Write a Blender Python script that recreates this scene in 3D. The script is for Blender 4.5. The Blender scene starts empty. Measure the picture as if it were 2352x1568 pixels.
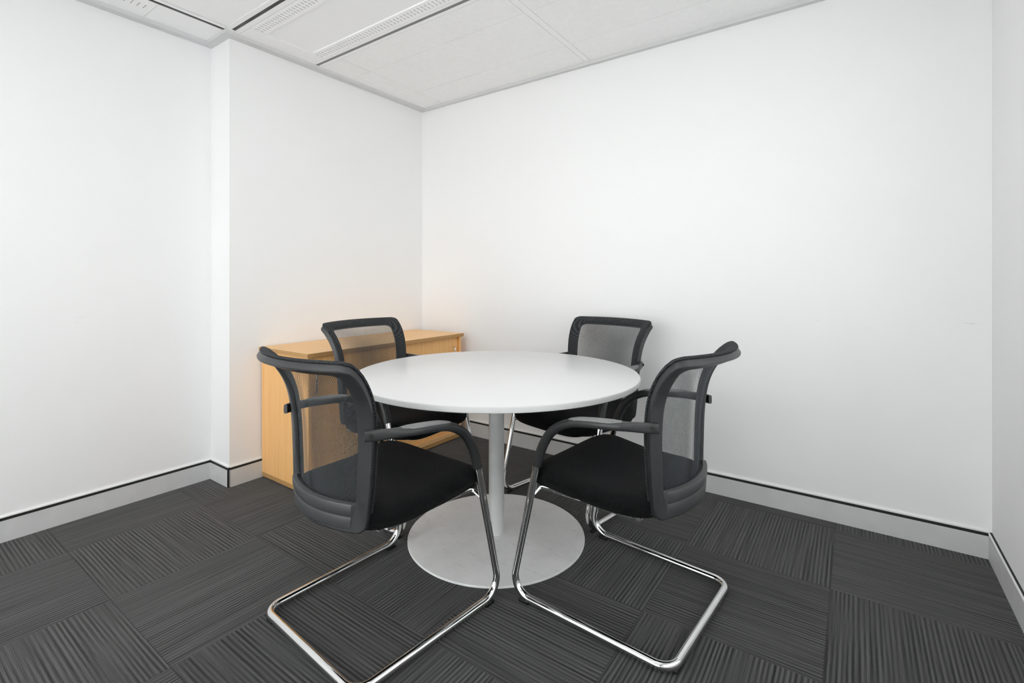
import bpy, math, random
from mathutils import Vector, Matrix
random.seed(7)
sc = bpy.context.scene
C = sc.collection
PI = math.pi
R = math.radians

CARPET = (.009, .106)
EXPOSURE = 0.31
# ------------------------------------------------------------------ node helpers
def new_mat(name):
    m = bpy.data.materials.new(name); m.use_nodes = True
    nt = m.node_tree
    b = nt.nodes['Principled BSDF']
    return m, nt, b
def setc(b, col=None, rough=None, metal=None, spec=None):
    if col is not None: b.inputs['Base Color'].default_value = (*col, 1)
    if rough is not None: b.inputs['Roughness'].default_value = rough
    if metal is not None: b.inputs['Metallic'].default_value = metal
    if spec is not None: b.inputs['Specular IOR Level'].default_value = spec
def mth(nt, op, a, b=None, c=None):
    n = nt.nodes.new('ShaderNodeMath'); n.operation = op
    for i, v in enumerate((a, b, c)):
        if v is None: continue
        if isinstance(v, (int, float)): n.inputs[i].default_value = v
        else: nt.links.new(v, n.inputs[i])
    return n.outputs[0]
def mapr(nt, v, a, b, c, d):
    n = nt.nodes.new('ShaderNodeMapRange'); nt.links.new(v, n.inputs[0])
    for i, x in enumerate((a, b, c, d)): n.inputs[i+1].default_value = x
    return n.outputs[0]
def noise(nt, vec, scale, detail=2, rough=.5):
    n = nt.nodes.new('ShaderNodeTexNoise'); n.inputs['Scale'].default_value = scale
    n.inputs['Detail'].default_value = detail; n.inputs['Roughness'].default_value = rough
    if vec is not None: nt.links.new(vec, n.inputs['Vector'])
    return n.outputs['Fac']
def comb(nt, x, y, z):
    n = nt.nodes.new('ShaderNodeCombineXYZ')
    for i, v in enumerate((x, y, z)):
        if isinstance(v, (int, float)): n.inputs[i].default_value = v
        else: nt.links.new(v, n.inputs[i])
    return n.outputs[0]
def sepv(nt, v):
    n = nt.nodes.new('ShaderNodeSeparateXYZ'); nt.links.new(v, n.inputs[0]); return n.outputs
def objco(nt): return nt.nodes.new('ShaderNodeTexCoord').outputs['Object']
def mixc(nt, f, a, b):
    n = nt.nodes.new('ShaderNodeMix'); n.data_type = 'RGBA'
    if isinstance(f, (int, float)): n.inputs[0].default_value = f
    else: nt.links.new(f, n.inputs[0])
    for k, v in ((6, a), (7, b)):
        if isinstance(v, tuple): n.inputs[k].default_value = (*v, 1)
        else: nt.links.new(v, n.inputs[k])
    return n.outputs[2]
def bump(nt, b, h, strength, dist=.001):
    n = nt.nodes.new('ShaderNodeBump'); n.inputs['Strength'].default_value = strength
    n.inputs['Distance'].default_value = dist
    nt.links.new(h, n.inputs['Height']); nt.links.new(n.outputs[0], b.inputs['Normal'])

def plain(name, col, rough=.5, metal=0, spec=.5, var=.0, vscale=20):
    m, nt, b = new_mat(name); setc(b, col, rough, metal, spec)
    if var:
        f = noise(nt, objco(nt), vscale, 3)
        lo = tuple(c*(1-var) for c in col); hi = tuple(min(1, c*(1+var)) for c in col)
        nt.links.new(mixc(nt, mapr(nt, f, .3, .7, 0, 1), lo, hi), b.inputs['Base Color'])
    return m

# wall paint (light roller texture and a few faint scuffs at chair-back height)
def wall_mat():
    m, nt, b = new_mat('wall_paint'); setc(b, (.88, .88, .88), .6, 0, .25)
    pos = nt.nodes.new('ShaderNodeNewGeometry').outputs['Position']
    s = sepv(nt, pos)
    # scuffs: only within a narrow height band
    band = mth(nt, 'MULTIPLY', mapr(nt, s[2], .86, .90, 0, 1), mapr(nt, s[2], .90, .95, 1, 0))
    sx = noise(nt, comb(nt, mth(nt, 'MULTIPLY', s[0], 6), mth(nt, 'MULTIPLY', s[1], 6), mth(nt, 'MULTIPLY', s[2], 60)), 1, 4, .7)
    sc_ = mth(nt, 'MULTIPLY', mapr(nt, sx, .64, .70, 0, .22), band)
    big = noise(nt, pos, .8, 2)
    c = mixc(nt, mapr(nt, big, .3, .7, 0, 1), (.872, .872, .872), (.89, .89, .89))
    nt.links.new(mixc(nt, sc_, c, (.35, .35, .35)), b.inputs['Base Color'])
    bump(nt, b, noise(nt, pos, 260, 3), .05, .001)
    return m

def carpet_mat():
    m, nt, b = new_mat('striped_carpet_tile'); setc(b, (.1, .1, .1), .95, 0, .1)
    pos = nt.nodes.new('ShaderNodeNewGeometry').outputs['Position']
    s = sepv(nt, pos)
    tx = mth(nt, 'DIVIDE', s[0], .5); ty = mth(nt, 'DIVIDE', s[1], .5)
    i = mth(nt, 'FLOOR', tx); j = mth(nt, 'FLOOR', ty)
    par = mth(nt, 'ABSOLUTE', mth(nt, 'MODULO', mth(nt, 'ADD', i, j), 2))   # 1 -> stripes along y
    inv = mth(nt, 'SUBTRACT', 1, par)
    al = mth(nt, 'ADD', mth(nt, 'MULTIPLY', s[0], inv), mth(nt, 'MULTIPLY', s[1], par))
    ac = mth(nt, 'ADD', mth(nt, 'MULTIPLY', s[1], inv), mth(nt, 'MULTIPLY', s[0], par))
    wn = nt.nodes.new('ShaderNodeTexWhiteNoise'); wn.noise_dimensions = '2D'
    nt.links.new(comb(nt, i, j, 0), wn.inputs['Vector'])
    rnd = wn.outputs['Value']
    off = mth(nt, 'MULTIPLY', rnd, 37.3)
    acr = mth(nt, 'ADD', ac, off)
    # wobble of the yarn rows
    wob = noise(nt, comb(nt, mth(nt, 'MULTIPLY', acr, 60), mth(nt, 'MULTIPLY', al, 25), off), 1, 2)
    wob = mth(nt, 'MULTIPLY', mth(nt, 'SUBTRACT', wob, .5), .0026)
    a2 = mth(nt, 'ADD', acr, wob)
    # main stripes (13 mm) with irregular phase
    ph = noise(nt, comb(nt, mth(nt, 'MULTIPLY', acr, 14), mth(nt, 'MULTIPLY', al, .8), off), 1, 2)
    w1 = mth(nt, 'SINE', mth(nt, 'ADD', mth(nt, 'MULTIPLY', a2, 2*PI/.0132), mth(nt, 'MULTIPLY', ph, 9)))
    # thin ribs (4.4 mm)
    w2 = mth(nt, 'SINE', mth(nt, 'MULTIPLY', a2, 2*PI/.0044))
    # irregular streaks that run on for 10-40 cm
    st = noise(nt, comb(nt, mth(nt, 'MULTIPLY', acr, 150), mth(nt, 'MULTIPLY', al, 2.2), off), 1, 2, .6)
    # where the stripes are strong and where they melt away
    md = noise(nt, comb(nt, mth(nt, 'MULTIPLY', acr, 9), mth(nt, 'MULTIPLY', al, 3.5), off), 1, 2)
    md = mapr(nt, md, .36, .60, .12, 1.1)
    h = mth(nt, 'MULTIPLY', mth(nt, 'MULTIPLY', w1, .27), md)
    h = mth(nt, 'ADD', h, mth(nt, 'MULTIPLY', w2, .09))
    h = mth(nt, 'ADD', h, mth(nt, 'MULTIPLY', mth(nt, 'SUBTRACT', st, .5), 1.0))
    pile = noise(nt, pos, 620, 2, .7)
    h2 = mth(nt, 'ADD', h, mth(nt, 'MULTIPLY', mth(nt, 'SUBTRACT', pile, .5), .55))
    # seam
    fx = mth(nt, 'ABSOLUTE', mth(nt, 'SUBTRACT', mth(nt, 'FRACT', tx), .5))
    fy = mth(nt, 'ABSOLUTE', mth(nt, 'SUBTRACT', mth(nt, 'FRACT', ty), .5))
    seam = mapr(nt, mth(nt, 'MAXIMUM', fx, fy), .4955, .499, 0, 1)
    fac = mapr(nt, h2, -.36, .42, 0, 1)
    fac = mth(nt, 'MULTIPLY', fac, mapr(nt, seam, 0, 1, 1, .45))
    tone = mapr(nt, rnd, 0, 1, .9, 1.08)
    cr = nt.nodes.new('ShaderNodeValToRGB'); nt.links.new(mth(nt, 'MULTIPLY', fac, tone), cr.inputs[0])
    e = cr.color_ramp.elements
    e[0].position = 0; e[0].color = (CARPET[0],)*3+(1,)
    e[1].position = 1; e[1].color = (CARPET[1],)*3+(1,)
    nt.links.new(cr.outputs[0], b.inputs['Base Color'])
    bump(nt, b, mth(nt, 'SUBTRACT', h2, mth(nt, 'MULTIPLY', seam, 1)), .6, .0022)
    b.inputs['Sheen Weight'].default_value = .15
    return m

def wood_mat(name, axis, c0, c1):
    m, nt, b = new_mat(name); setc(b, c0, .42, 0, .4)
    s = sepv(nt, objco(nt)); sc3 = [55, 55, 55]; sc3[axis] = 1.6
    v = comb(nt, *[mth(nt, 'MULTIPLY', s[k], sc3[k]) for k in range(3)])
    f = noise(nt, v, 1, 4, .6)
    sc4 = [320, 320, 320]; sc4[axis] = 14
    v2 = comb(nt, *[mth(nt, 'MULTIPLY', s[k], sc4[k]) for k in range(3)])
    f2 = noise(nt, v2, 1, 2, .5)
    ff = mth(nt, 'ADD', mth(nt, 'MULTIPLY', f, .75), mth(nt, 'MULTIPLY', f2, .25))
    nt.links.new(mixc(nt, mapr(nt, ff, .32, .66, 0, 1), c0, c1), b.inputs['Base Color'])
    return m

def mesh_fabric():
    m, nt, b = new_mat('open_mesh_fabric'); setc(b, (.058, .062, .068), .7, 0, .3)
    uv = nt.nodes.new('ShaderNodeTexCoord').outputs['UV']
    s = sepv(nt, uv)
    p = .0058; q = .0058
    h = mth(nt, 'MULTIPLY', mth(nt, 'COSINE', mth(nt, 'MULTIPLY', s[0], 2*PI/p)), mth(nt, 'COSINE', mth(nt, 'MULTIPLY', s[1], 2*PI/q)))
    hole = mapr(nt, h, -.26, -.12, 1, 0)
    nt.links.new(hole, b.inputs['Alpha'])
    b.inputs['Sheen Weight'].default_value = .12; b.inputs['Sheen Tint'].default_value = (.6, .7, .8, 1)
    bump(nt, b, h, -.4, .001)
    return m

def fabric(name, col, period, gain=2.3):
    m, nt, b = new_mat(name); setc(b, col, .85, 0, .3)
    s = sepv(nt, objco(nt))
    h = mth(nt, 'MULTIPLY', mth(nt, 'SINE', mth(nt, 'MULTIPLY', s[0], 2*PI/period)),
            mth(nt, 'SINE', mth(nt, 'MULTIPLY', mth(nt, 'ADD', s[1], s[2]), 2*PI/period)))
    hi = tuple(min(1, c*gain) for c in col)
    nt.links.new(mixc(nt, mapr(nt, h, -.2, 1, 0, 1), col, hi), b.inputs['Base Color'])
    b.inputs['Sheen Weight'].default_value = .03; b.inputs['Specular IOR Level'].default_value = .12
    bump(nt, b, h, .5, .0012)
    return m

def steel_disc():
    m, nt, b = new_mat('brushed_steel_scratched'); setc(b, (.5, .5, .5), .38, .0, .5)
    co = objco(nt)
    s = sepv(nt, co)
    n1 = noise(nt, co, 9, 4, .6)
    n2 = noise(nt, comb(nt, mth(nt, 'MULTIPLY', s[0], 9), mth(nt, 'MULTIPLY', s[1], 70), 0), 1, 4, .65)
    n3 = noise(nt, comb(nt, mth(nt, 'ADD', mth(nt, 'MULTIPLY', s[0], 60), mth(nt, 'MULTIPLY', s[1], 40)), mth(nt, 'SUBTRACT', mth(nt, 'MULTIPLY', s[1], 8), mth(nt, 'MULTIPLY', s[0], 10)), 3), 1, 4, .65)
    sc_ = mth(nt, 'ADD', mapr(nt, n2, .60, .72, 0, .5), mapr(nt, n3, .63, .75, 0, .4))
    base = mixc(nt, mapr(nt, n1, .3, .7, 0, 1), (.88, .88, .88), (.97, .97, .97))
    nt.links.new(mixc(nt, sc_, base, (.45, .45, .45)), b.inputs['Base Color'])
    nt.links.new(mapr(nt, n1, .3, .7, .42, .52), b.inputs['Roughness'])
    return m

def ceiling_tile_mat():
    m, nt, b = new_mat('mineral_fibre_tile'); setc(b, (.8, .8, .8), .9, 0, .1)
    co = nt.nodes.new('ShaderNodeNewGeometry').outputs['Position']
    f = noise(nt, co, 170, 4, .7)
    g = noise(nt, co, 30, 3, .6)
    k = mth(nt, 'ADD', mapr(nt, f, .35, .65, 0, .7), mapr(nt, g, .35, .65, 0, .3))
    nt.links.new(mixc(nt, k, (.88, .88, .88), (.95, .95, .95)), b.inputs['Base Color'])
    bump(nt, b, f, .25, .001)
    return m

WALL = wall_mat()
CARP = carpet_mat()
WOODV = wood_mat('beech_vertical_grain', 2, (.86, .46, .16), (.95, .57, .24))
WOODH = wood_mat('beech_horizontal_grain', 1, (.84, .49, .20), (.92, .58, .27))
WOODE = wood_mat('beech_edge_band', 1, (.45, .25, .09), (.54, .31, .12))
MESH = mesh_fabric()
SEATF = fabric('black_seat_fabric', (.0040, .0042, .0046), .0048)
BORDF = fabric('black_border_fabric', (.018, .019, .020), .0075, 4.5)
PLAS = plain('dark_grey_plastic', (.028, .029, .031), .42, 0, .5, .1, 40)
COVR = plain('charcoal_cover_plastic', (.052, .053, .055), .45, 0, .5, .08, 40)
PADM = plain('ribbed_arm_pad', (.19, .19, .192), .5, 0, .5, .12, 160)
ARMT = plain('arm_rubber', (.026, .027, .028), .40, 0, .5, .1, 90)
BLACK = plain('black_gap', (.012, .012, .012), .7)
GLIDE = plain('black_glide_plastic', (.008, .008, .008), .5)
CHROME = plain('polished_chrome', (.80, .80, .80), .06, 1)
ALU = plain('anodised_skirting', (.66, .66, .66), .45, .1, .5, .04, 12)
TRIMW = plain('white_ceiling_trim', (.66, .66, .66), .5, 0, .3)
TOPW = plain('white_laminate', (.74, .74, .74), .32, 0, .5)
EDGEW = plain('white_pvc_edge', (.56, .56, .56), .4, 0, .3)
POLE = plain('silver_painted_steel', (.74, .74, .74), .38, .2, .5, .06, 14)
DISC = steel_disc()
TILE = ceiling_tile_mat()
PANEL = plain('white_metal_panel', (.92, .92, .92), .5, 0, .3)
PERF = plain('white_perforated_strip', (.95, .95, .95), .5, 0, .3)
SLOT = plain('slot_shadow_grey', (.35, .35, .35), .7)
DARKG = plain('slot_shade_dark', (.07, .07, .07), .8, var=.5, vscale=6)
FRAMEW = plain('white_window_frame', (.85, .85, .85), .4)
def glass_mat():
    m, nt, b = new_mat('window_glass'); setc(b, (.95, .98, .98), .02)
    b.inputs['Transmission Weight'].default_value = 1; b.inputs['IOR'].default_value = 1.45
    return m
GLASS = glass_mat()
def emit_mat(name, s):
    m, nt, b = new_mat(name); setc(b, (.9, .9, .9), .5)
    b.inputs['Emission Color'].default_value = (1, 1, 1, 1); b.inputs['Emission Strength'].default_value = s
    return m

# ------------------------------------------------------------------ mesh helpers
class MB:
    def __init__(s): s.v = []; s.f = []; s.uv = {}
    def box(s, x0, x1, y0, y1, z0, z1):
        n = len(s.v)
        s.v += [(x0,y0,z0),(x1,y0,z0),(x1,y1,z0),(x0,y1,z0),(x0,y0,z1),(x1,y0,z1),(x1,y1,z1),(x0,y1,z1)]
        for q in ((0,3,2,1),(4,5,6,7),(0,1,5,4),(1,2,6,5),(2,3,7,6),(3,0,4,7)): s.f.append(tuple(n+k for k in q))
        return s
    def grid(s, rows, closed_u=False, closed_v=False):
        n = len(s.v); R_ = len(rows); K = len(rows[0])
        for r in rows: s.v += [tuple(p) for p in r]
        for i in range(R_ if closed_v else R_-1):
            for j in range(K if closed_u else K-1):
                a = n+i*K+j; b = n+i*K+(j+1)%K; c = n+((i+1)%R_)*K+(j+1)%K; d = n+((i+1)%R_)*K+j
                s.f.append((a,b,c,d))
        return n
    def cap(s, n, K, flip=False):
        q = tuple(range(n, n+K)); s.f.append(tuple(reversed(q)) if flip else q)
    def tube(s, path, r, seg=16, rads=None):
        P = [Vector(p) for p in path]; T = []
        for i in range(len(P)):
            a = P[max(0,i-1)]; b = P[min(len(P)-1,i+1)]; T.append((b-a).normalized())
        u = T[0].orthogonal().normalized(); rows = []
        for i, p in enumerate(P):
            u = (u - T[i]*u.dot(T[i])).normalized(); w = T[i].cross(u)
            rr = rads[i] if rads else r
            rows.append([p+(u*math.cos(t)+w*math.sin(t))*rr for t in [2*PI*k/seg for k in range(seg)]])
        n = s.grid(rows, closed_u=True)
        s.cap(n, seg, True); s.cap(n+(len(rows)-1)*seg, seg)
        return s
    def sweep(s, path, W, H, side=Vector((1,0,0)), seg=20, e=2.6):
        P = [Vector(p) for p in path]; rows = []
        for i, p in enumerate(P):
            a = P[max(0,i-1)]; b = P[min(len(P)-1,i+1)]; t = (b-a).normalized()
            sd = (side - t*side.dot(t)).normalized(); nn = t.cross(sd)
            row = []
            for k in range(seg):
                th = 2*PI*k/seg; c = math.cos(th); q = math.sin(th)
                ee = 2/(e[i] if isinstance(e, (list, tuple)) else e)
                row.append(p + sd*(W[i]*math.copysign(abs(c)**ee, c)) + nn*(H[i]*math.copysign(abs(q)**ee, q)))
            rows.append(row)
        n = s.grid(rows, closed_u=True)
        s.cap(n, seg, True); s.cap(n+(len(rows)-1)*seg, seg)
        return s
    def lathe(s, prof, c=(0,0,0), seg=96):
        rows = [[(c[0]+r*math.cos(2*PI*k/seg), c[1]+r*math.sin(2*PI*k/seg), c[2]+z) for k in range(seg)] for r, z in prof]
        n = s.grid(rows, closed_u=True)
        s.cap(n, seg, True); s.cap(n+(len(rows)-1)*seg, seg)
        return s
    def cyl(s, a, b, r, seg=20): return s.tube([a, b], r, seg)
    def build(s, name, mat, parent=None, smooth=False, bevel=0, uvs=None):
        me = bpy.data.meshes.new(name); me.from_pydata(s.v, [], s.f)
        if uvs:
            ul = me.uv_layers.new(name='UVMap')
            for l in me.loops: ul.data[l.index].uv = uvs[l.vertex_index]
        import bmesh
        bm = bmesh.new(); bm.from_mesh(me); bmesh.ops.recalc_face_normals(bm, faces=bm.faces); bm.to_mesh(me); bm.free()
        o = bpy.data.objects.new(name, me); C.objects.link(o)
        me.materials.append(mat)
        if smooth:
            for p in me.polygons: p.use_smooth = True
            try: me.set_sharp_from_angle(angle=R(38))
            except Exception: pass
        if bevel:
            md = o.modifiers.new('bevel', 'BEVEL'); md.width = bevel; md.segments = 3; md.limit_method = 'ANGLE'
            if not smooth:
                for p in me.polygons: p.use_smooth = True
                try: me.set_sharp_from_angle(angle=R(100))
                except Exception: pass
                md.harden_normals = True
        if parent: o.parent = parent
        return o
def struct(name, mb, mat, **k):
    o = mb.build(name, mat, **k); o['kind'] = 'structure'; return o
def thing(name, label, cat, loc=(0,0,0), rz=0, group=None):
    o = bpy.data.objects.new(name, None); C.objects.link(o); o.empty_display_size = .1
    o.location = loc; o.rotation_euler = (0,0,rz); o['label'] = label; o['category'] = cat
    if group: o['group'] = group
    return o
def fillet(pts, rads, n=10):
    P = [Vector(p) for p in pts]; out = [P[0]]
    for i in range(1, len(P)-1):
        r = rads[i-1]; a = (P[i-1]-P[i]).normalized(); b = (P[i+1]-P[i]).normalized()
        ang = a.angle(b); d = r/math.tan(ang/2)
        s0 = P[i]+a*d; s1 = P[i]+b*d; cen = P[i]+(a+b).normalized()*(r/math.sin(ang/2))
        v0 = s0-cen; v1 = s1-cen; om = v0.angle(v1)
        for k in range(n+1):
            t = k/n; out.append(cen + (v0*math.sin((1-t)*om)+v1*math.sin(t*om))/math.sin(om))
    out.append(P[-1]); return out
def spl(xs, ys, x):
    # monotone-ish catmull interpolation
    if x <= xs[0]: return ys[0]
    if x >= xs[-1]: return ys[-1]
    for i in range(len(xs)-1):
        if x <= xs[i+1]: break
    h = xs[i+1]-xs[i]; t = (x-xs[i])/h
    def m(k):
        if k == 0: return (ys[1]-ys[0])/(xs[1]-xs[0])
        if k == len(xs)-1: return (ys[-1]-ys[-2])/(xs[-1]-xs[-2])
        return (ys[k+1]-ys[k-1])/(xs[k+1]-xs[k-1])
    return ((2*t**3-3*t**2+1)*ys[i]+(t**3-2*t**2+t)*h*m(i)+(-2*t**3+3*t**2)*ys[i+1]+(t**3-t**2)*h*m(i+1))

# ------------------------------------------------------------------ room shell (x along back wall, y towards it)
YB, XL, XB, YR, XR, YF = 2.085, -.328, -.122, .676, 3.008, -1.95
ZC = 2.385      # ceiling plane
T = .12
struct('floor', MB().box(XL-T, XR+T, YF-T, YB+T, -.1, 0), CARP)
struct('wall_back', MB().box(XB-T, XR+T, YB, YB+T, 0, 2.7), WALL)
struct('wall_left', MB().box(XL-T, XL, YF-T, YR+T, 0, 2.7), WALL)
struct('wall_return', MB().box(XL, XB, YR, YR+T, 0, 2.7), WALL)
struct('wall_alcove', MB().box(XB-T, XB, YR+T, YB, 0, 2.7), WALL)
# right wall with a window opening (only the edge of it reaches the picture)
WY0, WY1, WZ0, WZ1 = -.75, 1.655, .43, 2.36
rw = MB()
rw.box(XR, XR+T, WY1, YB, 0, 2.7); rw.box(XR, XR+T, YF, WY0, 0, 2.7)
rw.box(XR, XR+T, WY0, WY1, 0, WZ0); rw.box(XR, XR+T, WY0, WY1, WZ1, 2.7)
struct('wall_right', rw, WALL)
# wall behind the camera with a wide window
FX0, FX1, FZ0, FZ1 = .0, 2.7, .12, 2.3
fw = MB()
fw.box(XL-T, FX0, YF-T, YF, 0, 2.7); fw.box(FX1, XR+T, YF-T, YF, 0, 2.7)
fw.box(FX0, FX1, YF-T, YF, 0, FZ0); fw.box(FX0, FX1, YF-T, YF, FZ1, 2.7)
struct('wall_front', fw, WALL)
def window(name, mk, a0, a1, z0, z1, f=.04):
    fr = MB()
    fr.box(*mk(a0, a0+f), z0, z1) if False else None
    for (p0, p1, q0, q1) in ((a0,a0+f,z0,z1),(a1-f,a1,z0,z1),(a0+f,a1-f,z0,z0+f),(a0+f,a1-f,z1-f,z1),((a0+a1)/2-f/2,(a0+a1)/2+f/2,z0+f,z1-f)):
        x0,x1,y0,y1 = mk(p0,p1,False); fr.box(x0,x1,y0,y1,q0,q1)
    o = struct(name, fr, FRAMEW)
    x0,x1,y0,y1 = mk(a0+f,a1-f,True)
    g = MB().box(x0,x1,y0,y1,z0+f,z1-f).build('window_pane', GLASS, o)
    return o
window('window_1', lambda a,b,g: (XR+.03 if g else XR-.004, XR+.034 if g else XR+.06, a, b), WY0, WY1, WZ0, WZ1)
window('window_2', lambda a,b,g: (a, b, YF-.034 if g else YF-.06, YF-.03 if g else YF+.004), FX0, FX1, FZ0, FZ1)

# skirting: anodised face, near-flush black strip painted as the gap's shade on top, white bead above
H0, H1, H2 = .090, .101, .106
def skirt(name, x0, x1, y0, y1, nx, ny, H0=H0, H1=H1, H2=H2, pb=.008):
    """run along a wall; (nx,ny) points into the room"""
    def bx(p, z0, z1):
        if nx: return (min(x0, x0+nx*p), max(x0, x0+nx*p), y0, y1, z0, z1)
        return (x0, x1, min(y0, y0+ny*p), max(y0, y0+ny*p), z0, z1)
    o = struct(name, MB().box(*bx(.012, 0, H0)), ALU)
    MB().box(*bx(.0115, H0, H1)).build('gap_shade_strip', BLACK, o)
    MB().box(*bx(pb, H1, H2)).build('white_bead', FRAMEW, o)
    return o
skirt('baseboard_back', XB, XR-.012, YB, YB, 0, -1)
skirt('baseboard_left', XL, XL, YF, YR-.012, 1, 0)
skirt('baseboard_return', XL, XB, YR, YR, 0, -1)
skirt('baseboard_alcove', XB, XB, YR, YB-.012, 1, 0)
o_ = skirt('baseboard_right', XR, XR, YF, YB, -1, 0, .090, .0925, .101, .012)
MB().box(XR-.0065, XR, YF, YB, .101, .1025).build('gap_shade_strip', BLACK, o_)  # shadow line above the bead, painted as a thin black strip
struct('trim_1', MB().box(XB+.007, XB+.0145, YR-.0145, YR-.007, .002, H1), BLACK)   # black corner bead of the skirting

# ceiling -------------------------------------------------------------------
struct('ceiling', MB().box(XL-T, XR+T, YF-T, YB+T, 2.62, 2.7), TILE)
cn = [10]
def cpiece(x0, x1, y0, y1, mat=TILE, z=ZC, g=.0011):
    cn[0] += 1
    return struct('trim_%d' % cn[0], MB().box(x0+g, x1-g, y0+g, y1-g, z, z+.014), mat)
EA, EB = -.073, 2.064       # inner edges of the wall angle
XT = ((XB+.03, .118), (.118, 1.266), (1.302, 2.48), (2.515, XR-.02))
for (x0, x1) in XT:
    cpiece(x0, x1, 1.191, 1.405); cpiece(x0, x1, 1.405, 1.812); cpiece(x0, x1, 1.812, YB-.01)
for (x0, x1) in ((1.266, 1.302), (2.48, 2.515)): cpiece(x0, x1, 1.191, YB-.01, PANEL)
cpiece(XB+.03, XR-.02, 1.167, 1.191, PANEL)            # flat beside the second slot
cpiece(XB+.03, .045, .702, 1.13, TILE)                 # end border of the fitting
cpiece(XB+.03, XR-.02, .673, .702, PANEL); cpiece(XB+.03, XR-.02, 1.13, 1.149, PANEL)
cpiece(-.052, XR-.02, .632, .655, PANEL)
cpiece(-.073, -.052, YF+.02, .633, PANEL)
cpiece(XL+.02, -.095, .345, YR-.01, PANEL)
cpiece(-.095, -.052, .633, .673, PANEL)
vt = cpiece(XL+.02, -.095, -.85, .345, PANEL)
sl = MB(); y = .313
while y > -.8:
    sl.box(-.187, -.170, y-.0016, y+.0016, ZC-.0006, ZC+.004); sl.box(-.165, -.148, y-.0016, y+.0016, ZC-.0006, ZC+.004); y -= .025
sl.build('vent_slots', SLOT, vt)
cpiece(XL+.02, -.095, YF+.02, -.85, PANEL)
# slots: near-flush dark strips, the recess shade put into their colour
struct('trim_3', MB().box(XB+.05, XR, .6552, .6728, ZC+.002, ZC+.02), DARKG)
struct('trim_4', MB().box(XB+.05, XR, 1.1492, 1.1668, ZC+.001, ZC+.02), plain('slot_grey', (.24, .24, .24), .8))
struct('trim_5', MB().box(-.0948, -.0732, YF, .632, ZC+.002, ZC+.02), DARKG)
bk = MB()
bk.box(XB, XR, 1.173, YB, ZC+.0165, ZC+.019); bk.box(XB, XR, .682, 1.143, ZC+.03, ZC+.033)
bk.box(-.066, XR, YF, .648, ZC+.03, ZC+.033); bk.box(XL, -.102, YF, YR, ZC+.03, ZC+.033)
struct('trim_6', bk, TILE)
# wall angles
def angle(n, x0, x1, y0, y1): struct('trim_%d' % n, MB().box(x0, x1, y0, y1, 2.368, ZC+.001), TRIMW)
angle(71, XB, EA, YR-.045, YB); angle(72, XL, XL+.047, YF, YR); angle(73, XL+.047, XB, YR-.045, YR)
angle(74, EA, XR, EB-.006, YB); angle(75, XR-.03, XR, YF, EB-.006)

def fitting(label, x0, x1, y0, y1, loc, a=.085, b=.077, lit=0):
    t = thing('ceiling_panel' if not lit else 'added_ceiling_light', label, 'ceiling panel' if not lit else 'ceiling light', (x0, y0, ZC))
    w, d = x1-x0, y1-y0
    for (p, q) in ((0, a), (d-b, d)):
        st_ = MB().box(.001, w-.001, p+.001, q-.001, 0, .004).build('perforated_strip', PERF, t)
        m = MB(); x = .012; k = 0
        r0 = p+(q-p)*.21; r1 = p+(q-p)*.44; r2 = p+(q-p)*.52; r3 = p+(q-p)*.74
        while x < w-.012:
            m.box(x-.0016, x+.0016, r0, r1, -.0006, .002); m.box(x-.0016, x+.0016, r2, r3, -.0006, .002)
            x += .024
        m.build('slots', SLOT, st_)
    MB().box(.001, w-.001, a, d-b, .006, .010).build('diffuser' if lit else 'centre_panel', emit_mat('lit_diffuser', lit) if lit else PANEL, t)
    return t
fitting('white ceiling panel with two perforated strips between the dark slots, beside the white wall', .045, 1.266, .702, 1.13, None)
cpiece(-.046, 1.266, -.9, .628, PANEL, ZC+.004)
struct('trim_8', MB().box(-.046, 1.266, .6285, .6315, ZC-.001, ZC+.012), PERF)
struct('trim_9', MB().box(.045, 1.266, 1.0525, 1.055, ZC-.001, ZC+.008), PERF)

# added ceiling lamps out of view, and daylight at the windows
def area(name, loc, rot, sx, sy, power, col=(1,1,1), spread=None):
    l = bpy.data.lights.new(name, 'AREA'); l.shape = 'RECTANGLE'; l.size = sx; l.size_y = sy; l.energy = power; l.color = col
    if spread: l.spread = spread
    o = bpy.data.objects.new(name, l); C.objects.link(o); o.location = loc; o.rotation_euler = rot; return o
LP = dict(ceil=(3.5, 7, 9), front=58, right=17, world=.8)
for k, (x, y) in enumerate(((1.75, .80), (1.95, -.55), (.7, -1.25))):
    t = thing('added_ceiling_light', 'added rectangular ceiling light, out of view above the near side of the room', 'ceiling light', (x, y, ZC), 0, 'added ceiling lights over the near half of the room')
    f = MB(); f.box(-.6,.6,-.15,-.135,-.004,.02); f.box(-.6,.6,.135,.15,-.004,.02); f.box(-.6,-.585,-.135,.135,-.004,.02); f.box(.585,.6,-.135,.135,-.004,.02)
    f.build('frame', PANEL, t)
    area('added_lamp_%d' % k, (x, y, ZC-.008), (0,0,0), 1.15, .26, LP['ceil'][k])
area('daylight_front', ((FX0+FX1)/2, YF-.1, (FZ0+FZ1)/2), (R(90),0,0), FX1-FX0, FZ1-FZ0, LP['front'])
area('daylight_right', (XR+.11, (WY0+WY1)/2, (WZ0+WZ1)/2), (0,R(90),0), WZ1-WZ0, WY1-WY0, LP['right'])
cpiece(.0, XR-.02, YF+.02, -.9, PANEL, ZC+.03)
cpiece(1.302, XR-.02, -.9, .632, PANEL, ZC+.025); cpiece(1.302, XR-.02, .702, 1.13, PANEL)

w = bpy.data.worlds.new('World'); sc.world = w; w.use_nodes = True
bg = w.node_tree.nodes['Background']; bg.inputs[0].default_value = (1,1,1,1); bg.inputs[1].default_value = LP['world']

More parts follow.
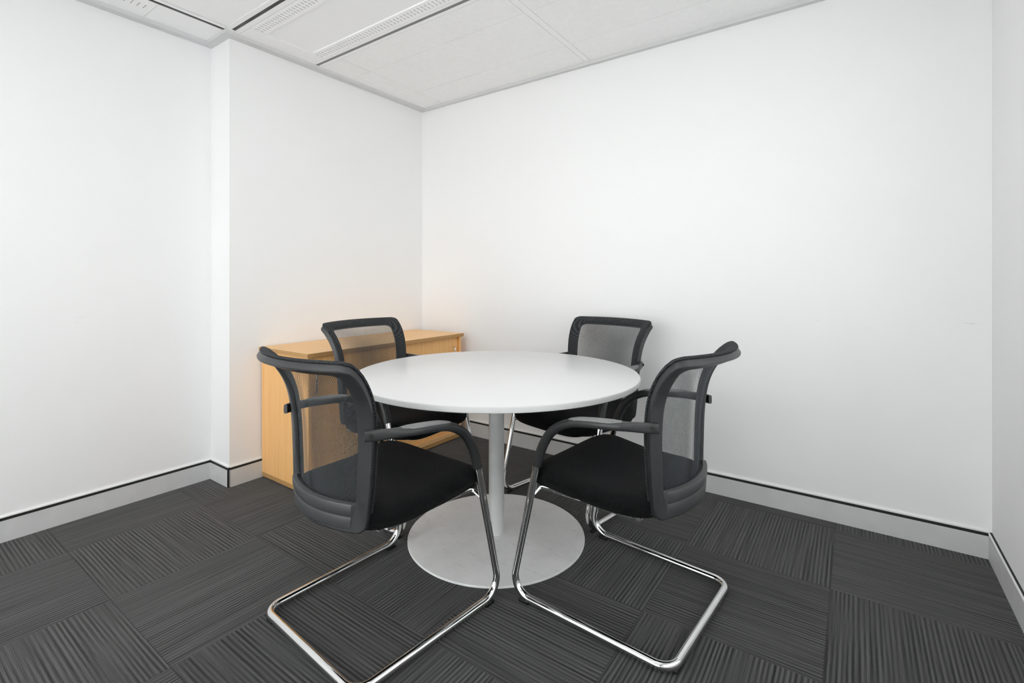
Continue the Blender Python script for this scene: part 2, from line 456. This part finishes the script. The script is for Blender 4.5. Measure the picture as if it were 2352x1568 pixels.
# ------------------------------------------------------------------ table
tb = thing('round_table', 'white round meeting table on a silver column and flat steel disc base', 'table', (1.314, 1.112, 0))
MB().lathe([(.0,-.022),(.594,-.022),(.597,-.020),(.598,-.004),(.5965,-.001),(.594,0)], (0,0,.701), 160).build('table_top', TOPW, tb, smooth=True)
MB().lathe([(.5972,-.0205),(.5988,-.019),(.5992,-.004),(.5975,-.0012),(.5960,-.0006),(.5960,-.0205)], (0,0,.701), 160).build('edge_band', EDGEW, tb, smooth=True)
MB().lathe([(.0,.006),(.033,.006),(.033,.640),(.0,.640)], (0,0,0), 48).build('column', POLE, tb, smooth=True)
MB().lathe([(.033,.63),(.11,.664),(.11,.679),(.0,.679)], (0,0,0), 48).build('mounting_plate', POLE, tb, smooth=True)
MB().lathe([(.0,0),(.374,0),(.3755,.0015),(.3755,.0065),(.374,.008),(0,.008)], (0,0,0), 160).build('base_disc', DISC, tb, smooth=True)

# ------------------------------------------------------------------ cabinet
cx0, cx1, cy0, cy1, ct = -.118, .348, .832, 2.018, .722
cb = thing('storage_cabinet', 'low beech cabinet with sliding doors in the corner behind the left-hand chairs', 'cabinet', (cx0, cy0, 0))
W_, D_ = cy1-cy0, cx1-cx0
MB().box(0, D_, 0, W_, ct-.022, ct).build('cabinet_top', WOODH, cb, bevel=.0012)
MB().box(D_, D_+.0012, 0, W_, ct-.022, ct-.0005).build('edge_band', WOODE, cb)
MB().box(0, D_, -.0012, 0, ct-.022, ct-.0005).build('edge_band', WOODE, cb)
BX0, BX1, BY0, BY1 = .004, D_-.012, .012, W_-.012
MB().box(BX0, BX1, BY0, BY0+.018, .03, ct-.022).build('side_panel', WOODV, cb)
MB().box(BX0, BX1, BY1-.018, BY1, .03, ct-.022).build('side_panel', WOODV, cb)
MB().box(BX0, BX0+.01, BY0+.018, BY1-.018, .05, ct-.022).build('back_panel', WOODV, cb)
MB().box(BX0, BX1, BY0, BY1, .006, .03).build('base_board', WOODE, cb, bevel=.001)
MB().box(BX0+.01, BX1-.002, BY0+.018, BY1-.018, .031, .055).build('bottom_shelf', WOODH, cb)
mid = (BY0+BY1)/2
for (p, q, xo, hy) in ((BY0+.020, mid+.004, .006, BY0+.034), (mid+.0, BY1-.020, .016, BY1-.068)):
    d = MB().box(BX1-xo-.016, BX1-xo, p, q, .056, ct-.026).build('door', WOODV, cb, bevel=.0008)
    hm = MB().tube(fillet([(BX1-xo-.002, hy, .518), (BX1-xo+.024, hy, .518), (BX1-xo+.024, hy, .632), (BX1-xo-.002, hy, .632)], (.016,.016)), .0045, 12)
    hm.build('handle', CHROME, d, smooth=True)
# black shadow line under the cabinet comes from its short feet
for (x, y) in ((.05,.06),(BX1-.05,.06),(.05,W_-.06),(BX1-.05,W_-.06)):
    MB().cyl((x,y,0),(x,y,.008),.02).build('foot', GLIDE, cb)

# ------------------------------------------------------------------ chair
def make_chair():
    t = thing('cantilever_chair', '', 'chair')
    # chrome tube frame, one continuous bend on the floor
    wf, wr, yf, yr_, zt = .268, .256, .288, -.272, .0205
    legt = (.180, .476)
    def side_pts(s): return [(s*.266, legt[0], legt[1]), (s*wf, yf, zt), (s*wr, yr_, zt)]
    pts = side_pts(1) + list(reversed(side_pts(-1)))
    path = fillet(pts, (.062, .05, .05, .062), 14)
    MB().tube(path, .0126, 24).build('sled_frame', CHROME, t, smooth=True)
    for sx, w_, y_ in ((1, wf, yf-.055), (-1, wf, yf-.055), (1, wr, yr_+.03), (-1, wr, yr_+.03)):
        if y_ > 0: g = MB().box(sx*w_-.008, sx*w_+.008, y_-.020, y_+.020, 0, .0120)
        else: g = MB().box(sx*(w_-.040)-.018, sx*(w_-.040)+.018, yr_-.008, yr_+.008, 0, .0120)
        g.build('glide', GLIDE, t, bevel=.004)
    # arms: round sleeve on the leg, widening to a flat pad, tapering to a bracket at the back post
    ctl = [ # x, y, z, halfwidth, halfthick, exponent
        (.266, .1795, .478, .0160, .0160, 2), (.266, .1665, .520, .0160, .0160, 2), (.266, .149, .560, .0162, .0156, 2),
        (.266, .122, .598, .0172, .0150, 2.1), (.266, .084, .626, .0190, .0145, 2.3), (.266, .036, .6450, .0215, .0140, 2.6),
        (.265, -.018, .6545, .0245, .0130, 2.9), (.263, -.072, .6600, .0260, .0125, 3.2), (.259, -.112, .6630, .0225, .0125, 3.2),
        (.252, -.145, .6650, .0130, .0135, 3.2), (.243, -.175, .6665, .0080, .0150, 3.4), (.234, -.200, .6675, .0070, .0155, 3.6), (.222, -.222, .6680, .0065, .0150, 3.6)]
    for s in (1, -1):
        P = []; Wd = []; Hd = []; Ex = []
        n = 60
        ks = list(range(len(ctl)))
        for i in range(n+1):
            k = i/n*(len(ctl)-1)
            v = [spl(ks, [c[q] for c in ctl], k) for q in range(6)]
            P.append((s*v[0], v[1], v[2])); Wd.append(v[3]); Hd.append(v[4]); Ex.append(v[5])
        arm = MB().sweep(P, Wd, Hd, Vector((1,0,0)), 28, Ex).build('armrest', ARMT, t, smooth=True)
        i0, i1 = int(n*.40), int(n*.70)
        rows = []
        for i in range(i0, i1+1):
            q = (i-i0)/(i1-i0); tp = min(1, q*6+.15, (1-q)*4+.1)
            c0 = Vector(P[i]); tg = (Vector(P[i+1])-Vector(P[i-1])).normalized()
            sd = (Vector((1,0,0))-tg*tg.x).normalized(); up = sd.cross(tg); up = up if up.z > 0 else -up
            ww = Wd[i]*.80*min(1, .55+tp*.45)
            rows.append([c0+sd*(-ww)+up*(Hd[i]*.80), c0+sd*(-ww*.9)+up*(Hd[i]+.0012), c0+up*(Hd[i]+.0018), c0+sd*(ww*.9)+up*(Hd[i]+.0012), c0+sd*ww+up*(Hd[i]*.80)])
        pm = MB(); k0 = pm.grid(rows, closed_u=True); pm.cap(k0, 5, True); pm.cap(k0+(len(rows)-1)*5, 5)
        pm.build('arm_pad', PADM, arm, smooth=True)
        b_ = MB(); b_.cyl((s*.232, -.207, .6675), (s*.2425, -.212, .6675), .0065, 20)
        b_.build('bolt', BLACK, arm, smooth=True)
    # seat ------------------------------------------------------------
    def outline(th):
        c, q = math.cos(th), math.sin(th); e = 2/5.6
        X = math.copysign(abs(c)**e, c); Y = math.copysign(abs(q)**e, q)
        y = .028 + Y*.240
        w = .236 + .013*((y+.2)/.46) - .012*max(0, (-y-.05)/.16)
        return X*w, y
    def ztop(x, y):
        u_ = max(0, min(1, y/.2)); z = .449 + .005*(abs(x)/.24)**2 + .016*u_*u_*(3-2*u_)
        z -= .030*max(0, (y-.14)/.128)**2.2
        z += .006*max(0, (-y-.1)/.1)
        z -= .006*math.exp(-((y+.02)/.12)**2)
        return z
    seg = 96; rows = []
    prof = [(.02,0),(.2,0),(.4,0),(.6,0),(.75,0),(.86,-.001),(.93,-.0045),(.97,-.010),(.99,-.018),(1.0,-.030),(.998,-.044),(.985,-.0499),(.95,-.053),(.88,-.057),(.6,-.058),(.02,-.058)]
    for (rho, dz) in prof:
        row = []
        for k in range(seg):
            X, Y = outline(2*PI*k/seg); x = X*rho; y = .03+(Y-.03)*rho
            zt_ = ztop(x, y)+dz
            if dz < -.05: zt_ = .381 + .012*max(0, min(1, (y+.05)/.2)) + .004*(-dz < .0575)
            row.append((x, y, zt_))
        rows.append(row)
    m = MB(); n0 = m.grid(rows, closed_u=True); m.cap(n0, seg, True); m.cap(n0+(len(rows)-1)*seg, seg)
    m.build('seat', SEATF, t, smooth=True)
    # chrome seat rails
    for s in (1, -1):
        pth = fillet([(s*.262, .207, .368), (s*.230, .192, .390), (s*.213, .150, .386), (s*.203, -.130, .3775)], (.012, .02), 6)
        MB().sweep(pth, [.003]*len(pth), [.007]*len(pth), Vector((1,0,0)), 16, 3).build('seat_rail', CHROME, t, smooth=True)
    MB().tube([(-.205, .15, .382), (.205, .15, .382)], .008, 12).build('cross_tube', CHROME, t, smooth=True)
    MB().tube([(-.198, -.15, .376), (.198, -.15, .376)], .008, 12).build('cross_tube', CHROME, t, smooth=True)
    # backrest ----------------------------------------------------------
    zs = [.386, .435, .495, .555, .615, .675, .725, .769, .808, .840, .863, .873]
    ss = [-.186, -.184, -.182, -.181, -.181, -.184, -.191, -.204, -.224, -.248, -.274, -.290]
    ws = [.190, .197, .204, .210, .215, .220, .2240, .229, .235, .240, .2440, .245]
    sg = [.052, .056, .060, .063, .065, .067, .068, .068, .068, .068, .067, .067]
    ar = [0]
    for i in range(1, len(zs)): ar.append(ar[-1]+math.hypot(zs[i]-zs[i-1], ss[i]-ss[i-1]))
    L = ar[-1]
    def S(xn, b_):
        b_ = max(0, min(L, b_))
        w_ = spl(ar, ws, b_)
        return Vector((xn*w_, spl(ar, ss, b_)-spl(ar, sg, b_)*(1-xn*xn), spl(ar, zs, b_)))
    def N(xn, b_):
        e = .004; b0 = max(0, b_-e); b1 = min(L, b_+e)
        du = S(xn+.01, b_)-S(xn-.01, b_); dv = S(xn, b1)-S(xn, b0)
        return dv.cross(du).normalized()*1.0 if dv.cross(du).y > 0 else -dv.cross(du).normalized()
    def SN(xn, b_, d): return S(xn, b_)+N(xn, b_)*d
    HW = .226
    def loop(a0, b0, b1, rad_top, rad_bot, n=22, nc=8):
        pts = []
        rt, rb = rad_top/HW, rad_bot/HW
        def arc(cx, cy, rx, ry, t0, t1):
            for k in range(nc+1):
                th = t0+(t1-t0)*k/nc; pts.append((cx+rx*math.cos(th), cy+ry*math.sin(th)))
        def line(p, q):
            for k in range(1, n): pts.append((p[0]+(q[0]-p[0])*k/n, p[1]+(q[1]-p[1])*k/n))
        arc(a0-rb, b0+rad_bot, rb, rad_bot, -PI/2, 0)
        line((a0, b0+rad_bot), (a0, b1-rad_top))
        arc(a0-rt, b1-rad_top, rt, rad_top, 0, PI/2)
        line((a0-rt, b1), (-a0+rt, b1))
        arc(-a0+rt, b1-rad_top, rt, rad_top, PI/2, PI)
        line((-a0, b1-rad_top), (-a0, b0+rad_bot))
        arc(-a0+rb, b0+rad_bot, rb, rad_bot, PI, 1.5*PI)
        line((-a0+rb, b0), (a0-rb, b0))
        return pts
    AI, BI0, BI1 = .81, .080, L-.044
    outer = loop(1.0, 0, L, .024, .030); inner = loop(AI, BI0, BI1, .026, .006)
    def ring(sec, name, mat, parent, oo=outer, ii=inner):
        rows = []
        for (f, d) in sec:
            row = []
            for (o_, i_) in zip(oo, ii):
                xn = o_[0]+(i_[0]-o_[0])*f; b_ = o_[1]+(i_[1]-o_[1])*f
                p = SN(max(-1.0, min(1.0, xn)), b_, d)
                if f < 0:   # spill outside the outer loop
                    q0 = S(o_[0], o_[1]); q1 = S(i_[0], i_[1]); p = SN(o_[0], o_[1], d)+(q0-q1).normalized()*(-f)
                row.append(p)
            rows.append(row)
        m = MB(); m.grid(rows, closed_u=True, closed_v=True)
        return m.build(name, mat, parent, smooth=True)
    bf = ring([(0,-.002),(.02,.0005),(.3,.001),(.7,.001),(.98,.0005),(1,-.002),(1,-.010),(.97,-.013),(.7,-.016),(.35,-.018),(.06,-.021),(0,-.018)], 'back_frame', PLAS, t)
    ring([(-.0035,.0015),(-.0045,.006),(-.001,.010),(.1,.0115),(.5,.010),(.95,.007),(1.0,.005),(1.0,.0012),(.5,.0012)], 'fabric_border', BORDF, bf)
    # open mesh: two thin layers of a spacer fabric
    m = MB(); uvs = []
    nx, nb = 44, 56
    for d in (.0045, .0015):
        rows = []
        for jb in range(nb+1):
            b_ = BI0-.012+(BI1-BI0+.022)*jb/nb; row = []
            for ix in range(nx+1):
                xn = (-AI-.04)+(2*AI+.08)*ix/nx
                row.append(SN(xn, b_, d)); uvs.append((xn*.245, b_))
            rows.append(row)
        m.grid(rows)
    mp = m.build('mesh_panel', MESH, t, smooth=True, uvs=uvs)
    # moulded cover across the bottom of the back
    sec = [(.000,-.014),(.002,-.019),(.014,-.0215),(.032,-.0220),(.038,-.0205),(.0415,-.0195),(.046,-.0215),(.054,-.0235),(.074,-.0235),(.0785,-.0215),(.080,-.010),(.070,-.006)]
    rows = []
    K = 40
    for k in range(K+1):
        xn = -.82+1.64*k/K
        ed = min(1, (1-abs(xn)/.82)*16+.3)
        rows.append([SN(xn, b_+.004, -.010+(d+.010)*ed) for (b_, d) in sec])
    m = MB(); n0 = m.grid(rows, closed_u=True); m.cap(n0, len(sec), True); m.cap(n0+K*len(sec), len(sec))
    m.build('back_cover', COVR, t, smooth=True)
    # seat-to-back bracket (black, under the rear of the seat)
    m = MB()
    rows = []
    for k in range(21):
        xn = -.7+1.4*k/20
        p0 = SN(xn, .004, -.012); p1 = SN(xn, .03, .004)
        rows.append([p0, (p0.x, p0.y+.02, p0.z-.014), (p0.x*.98, p0.y+.07, .388), (p0.x*.98, p0.y+.07, .405), p1])
    n0 = m.grid(rows, closed_u=True); m.cap(n0, 5, True); m.cap(n0+20*5, 5)
    m.build('back_bracket', PLAS, t, smooth=True)
    return t
def kids(o): return [c for c in bpy.data.objects if c.parent == o]
def dup(root, loc, rz, label):
    r = root.copy(); C.objects.link(r); r.location = loc; r.rotation_euler = (0,0,rz); r['label'] = label
    for ch in kids(root):
        c = ch.copy(); C.objects.link(c); c.parent = r
        for g in kids(ch):
            d = g.copy(); C.objects.link(d); d.parent = c
    return r
POSES = [
 (1.284, .518, 85.9, 'black mesh chair with its back turned, left of the table, before the cabinet end'),
 (1.913, 1.055, 175.1, 'black mesh chair nearest the right-hand wall, its back towards the open carpet'),
 (.738, 1.093, 3.6, 'black mesh chair between the white table and the long front of the beech cabinet'),
 (1.431, 1.653, -101.3, 'black mesh chair across the table, its back close to the long white rear wall'),
]
ch0 = make_chair(); ch0['group'] = 'four mesh cantilever chairs round the white table'
for k, (x, y, d, lab) in enumerate(POSES):
    rz = R(d-90)
    if k == 0: ch0.location = (x, y, 0); ch0.rotation_euler = (0,0,rz); ch0['label'] = lab
    else: dup(ch0, (x, y, 0), rz, lab)

# ------------------------------------------------------------------ camera
cd = bpy.data.cameras.new('camera'); cam = bpy.data.objects.new('camera', cd); C.objects.link(cam)
cd.sensor_width = 36; cd.sensor_fit = 'HORIZONTAL'; cd.lens = 1120.147/2352*36
cam.location = (2.5728, -.5683, 1.0922); cam.rotation_euler = (R(90), 0, R(35.458))
cd.shift_x = (1176-1167.389)/2352; cd.shift_y = -(784-642.56)/2352
cd.clip_start = .02
sc.camera = cam
sc.view_settings.view_transform = 'Standard'; sc.view_settings.look = 'None'
sc.view_settings.gamma = 1; sc.view_settings.use_curve_mapping = False
sc.view_settings.exposure = EXPOSURE
sc.cycles.transparent_max_bounces = 32
sc.cycles.max_bounces = 14; sc.cycles.diffuse_bounces = 8
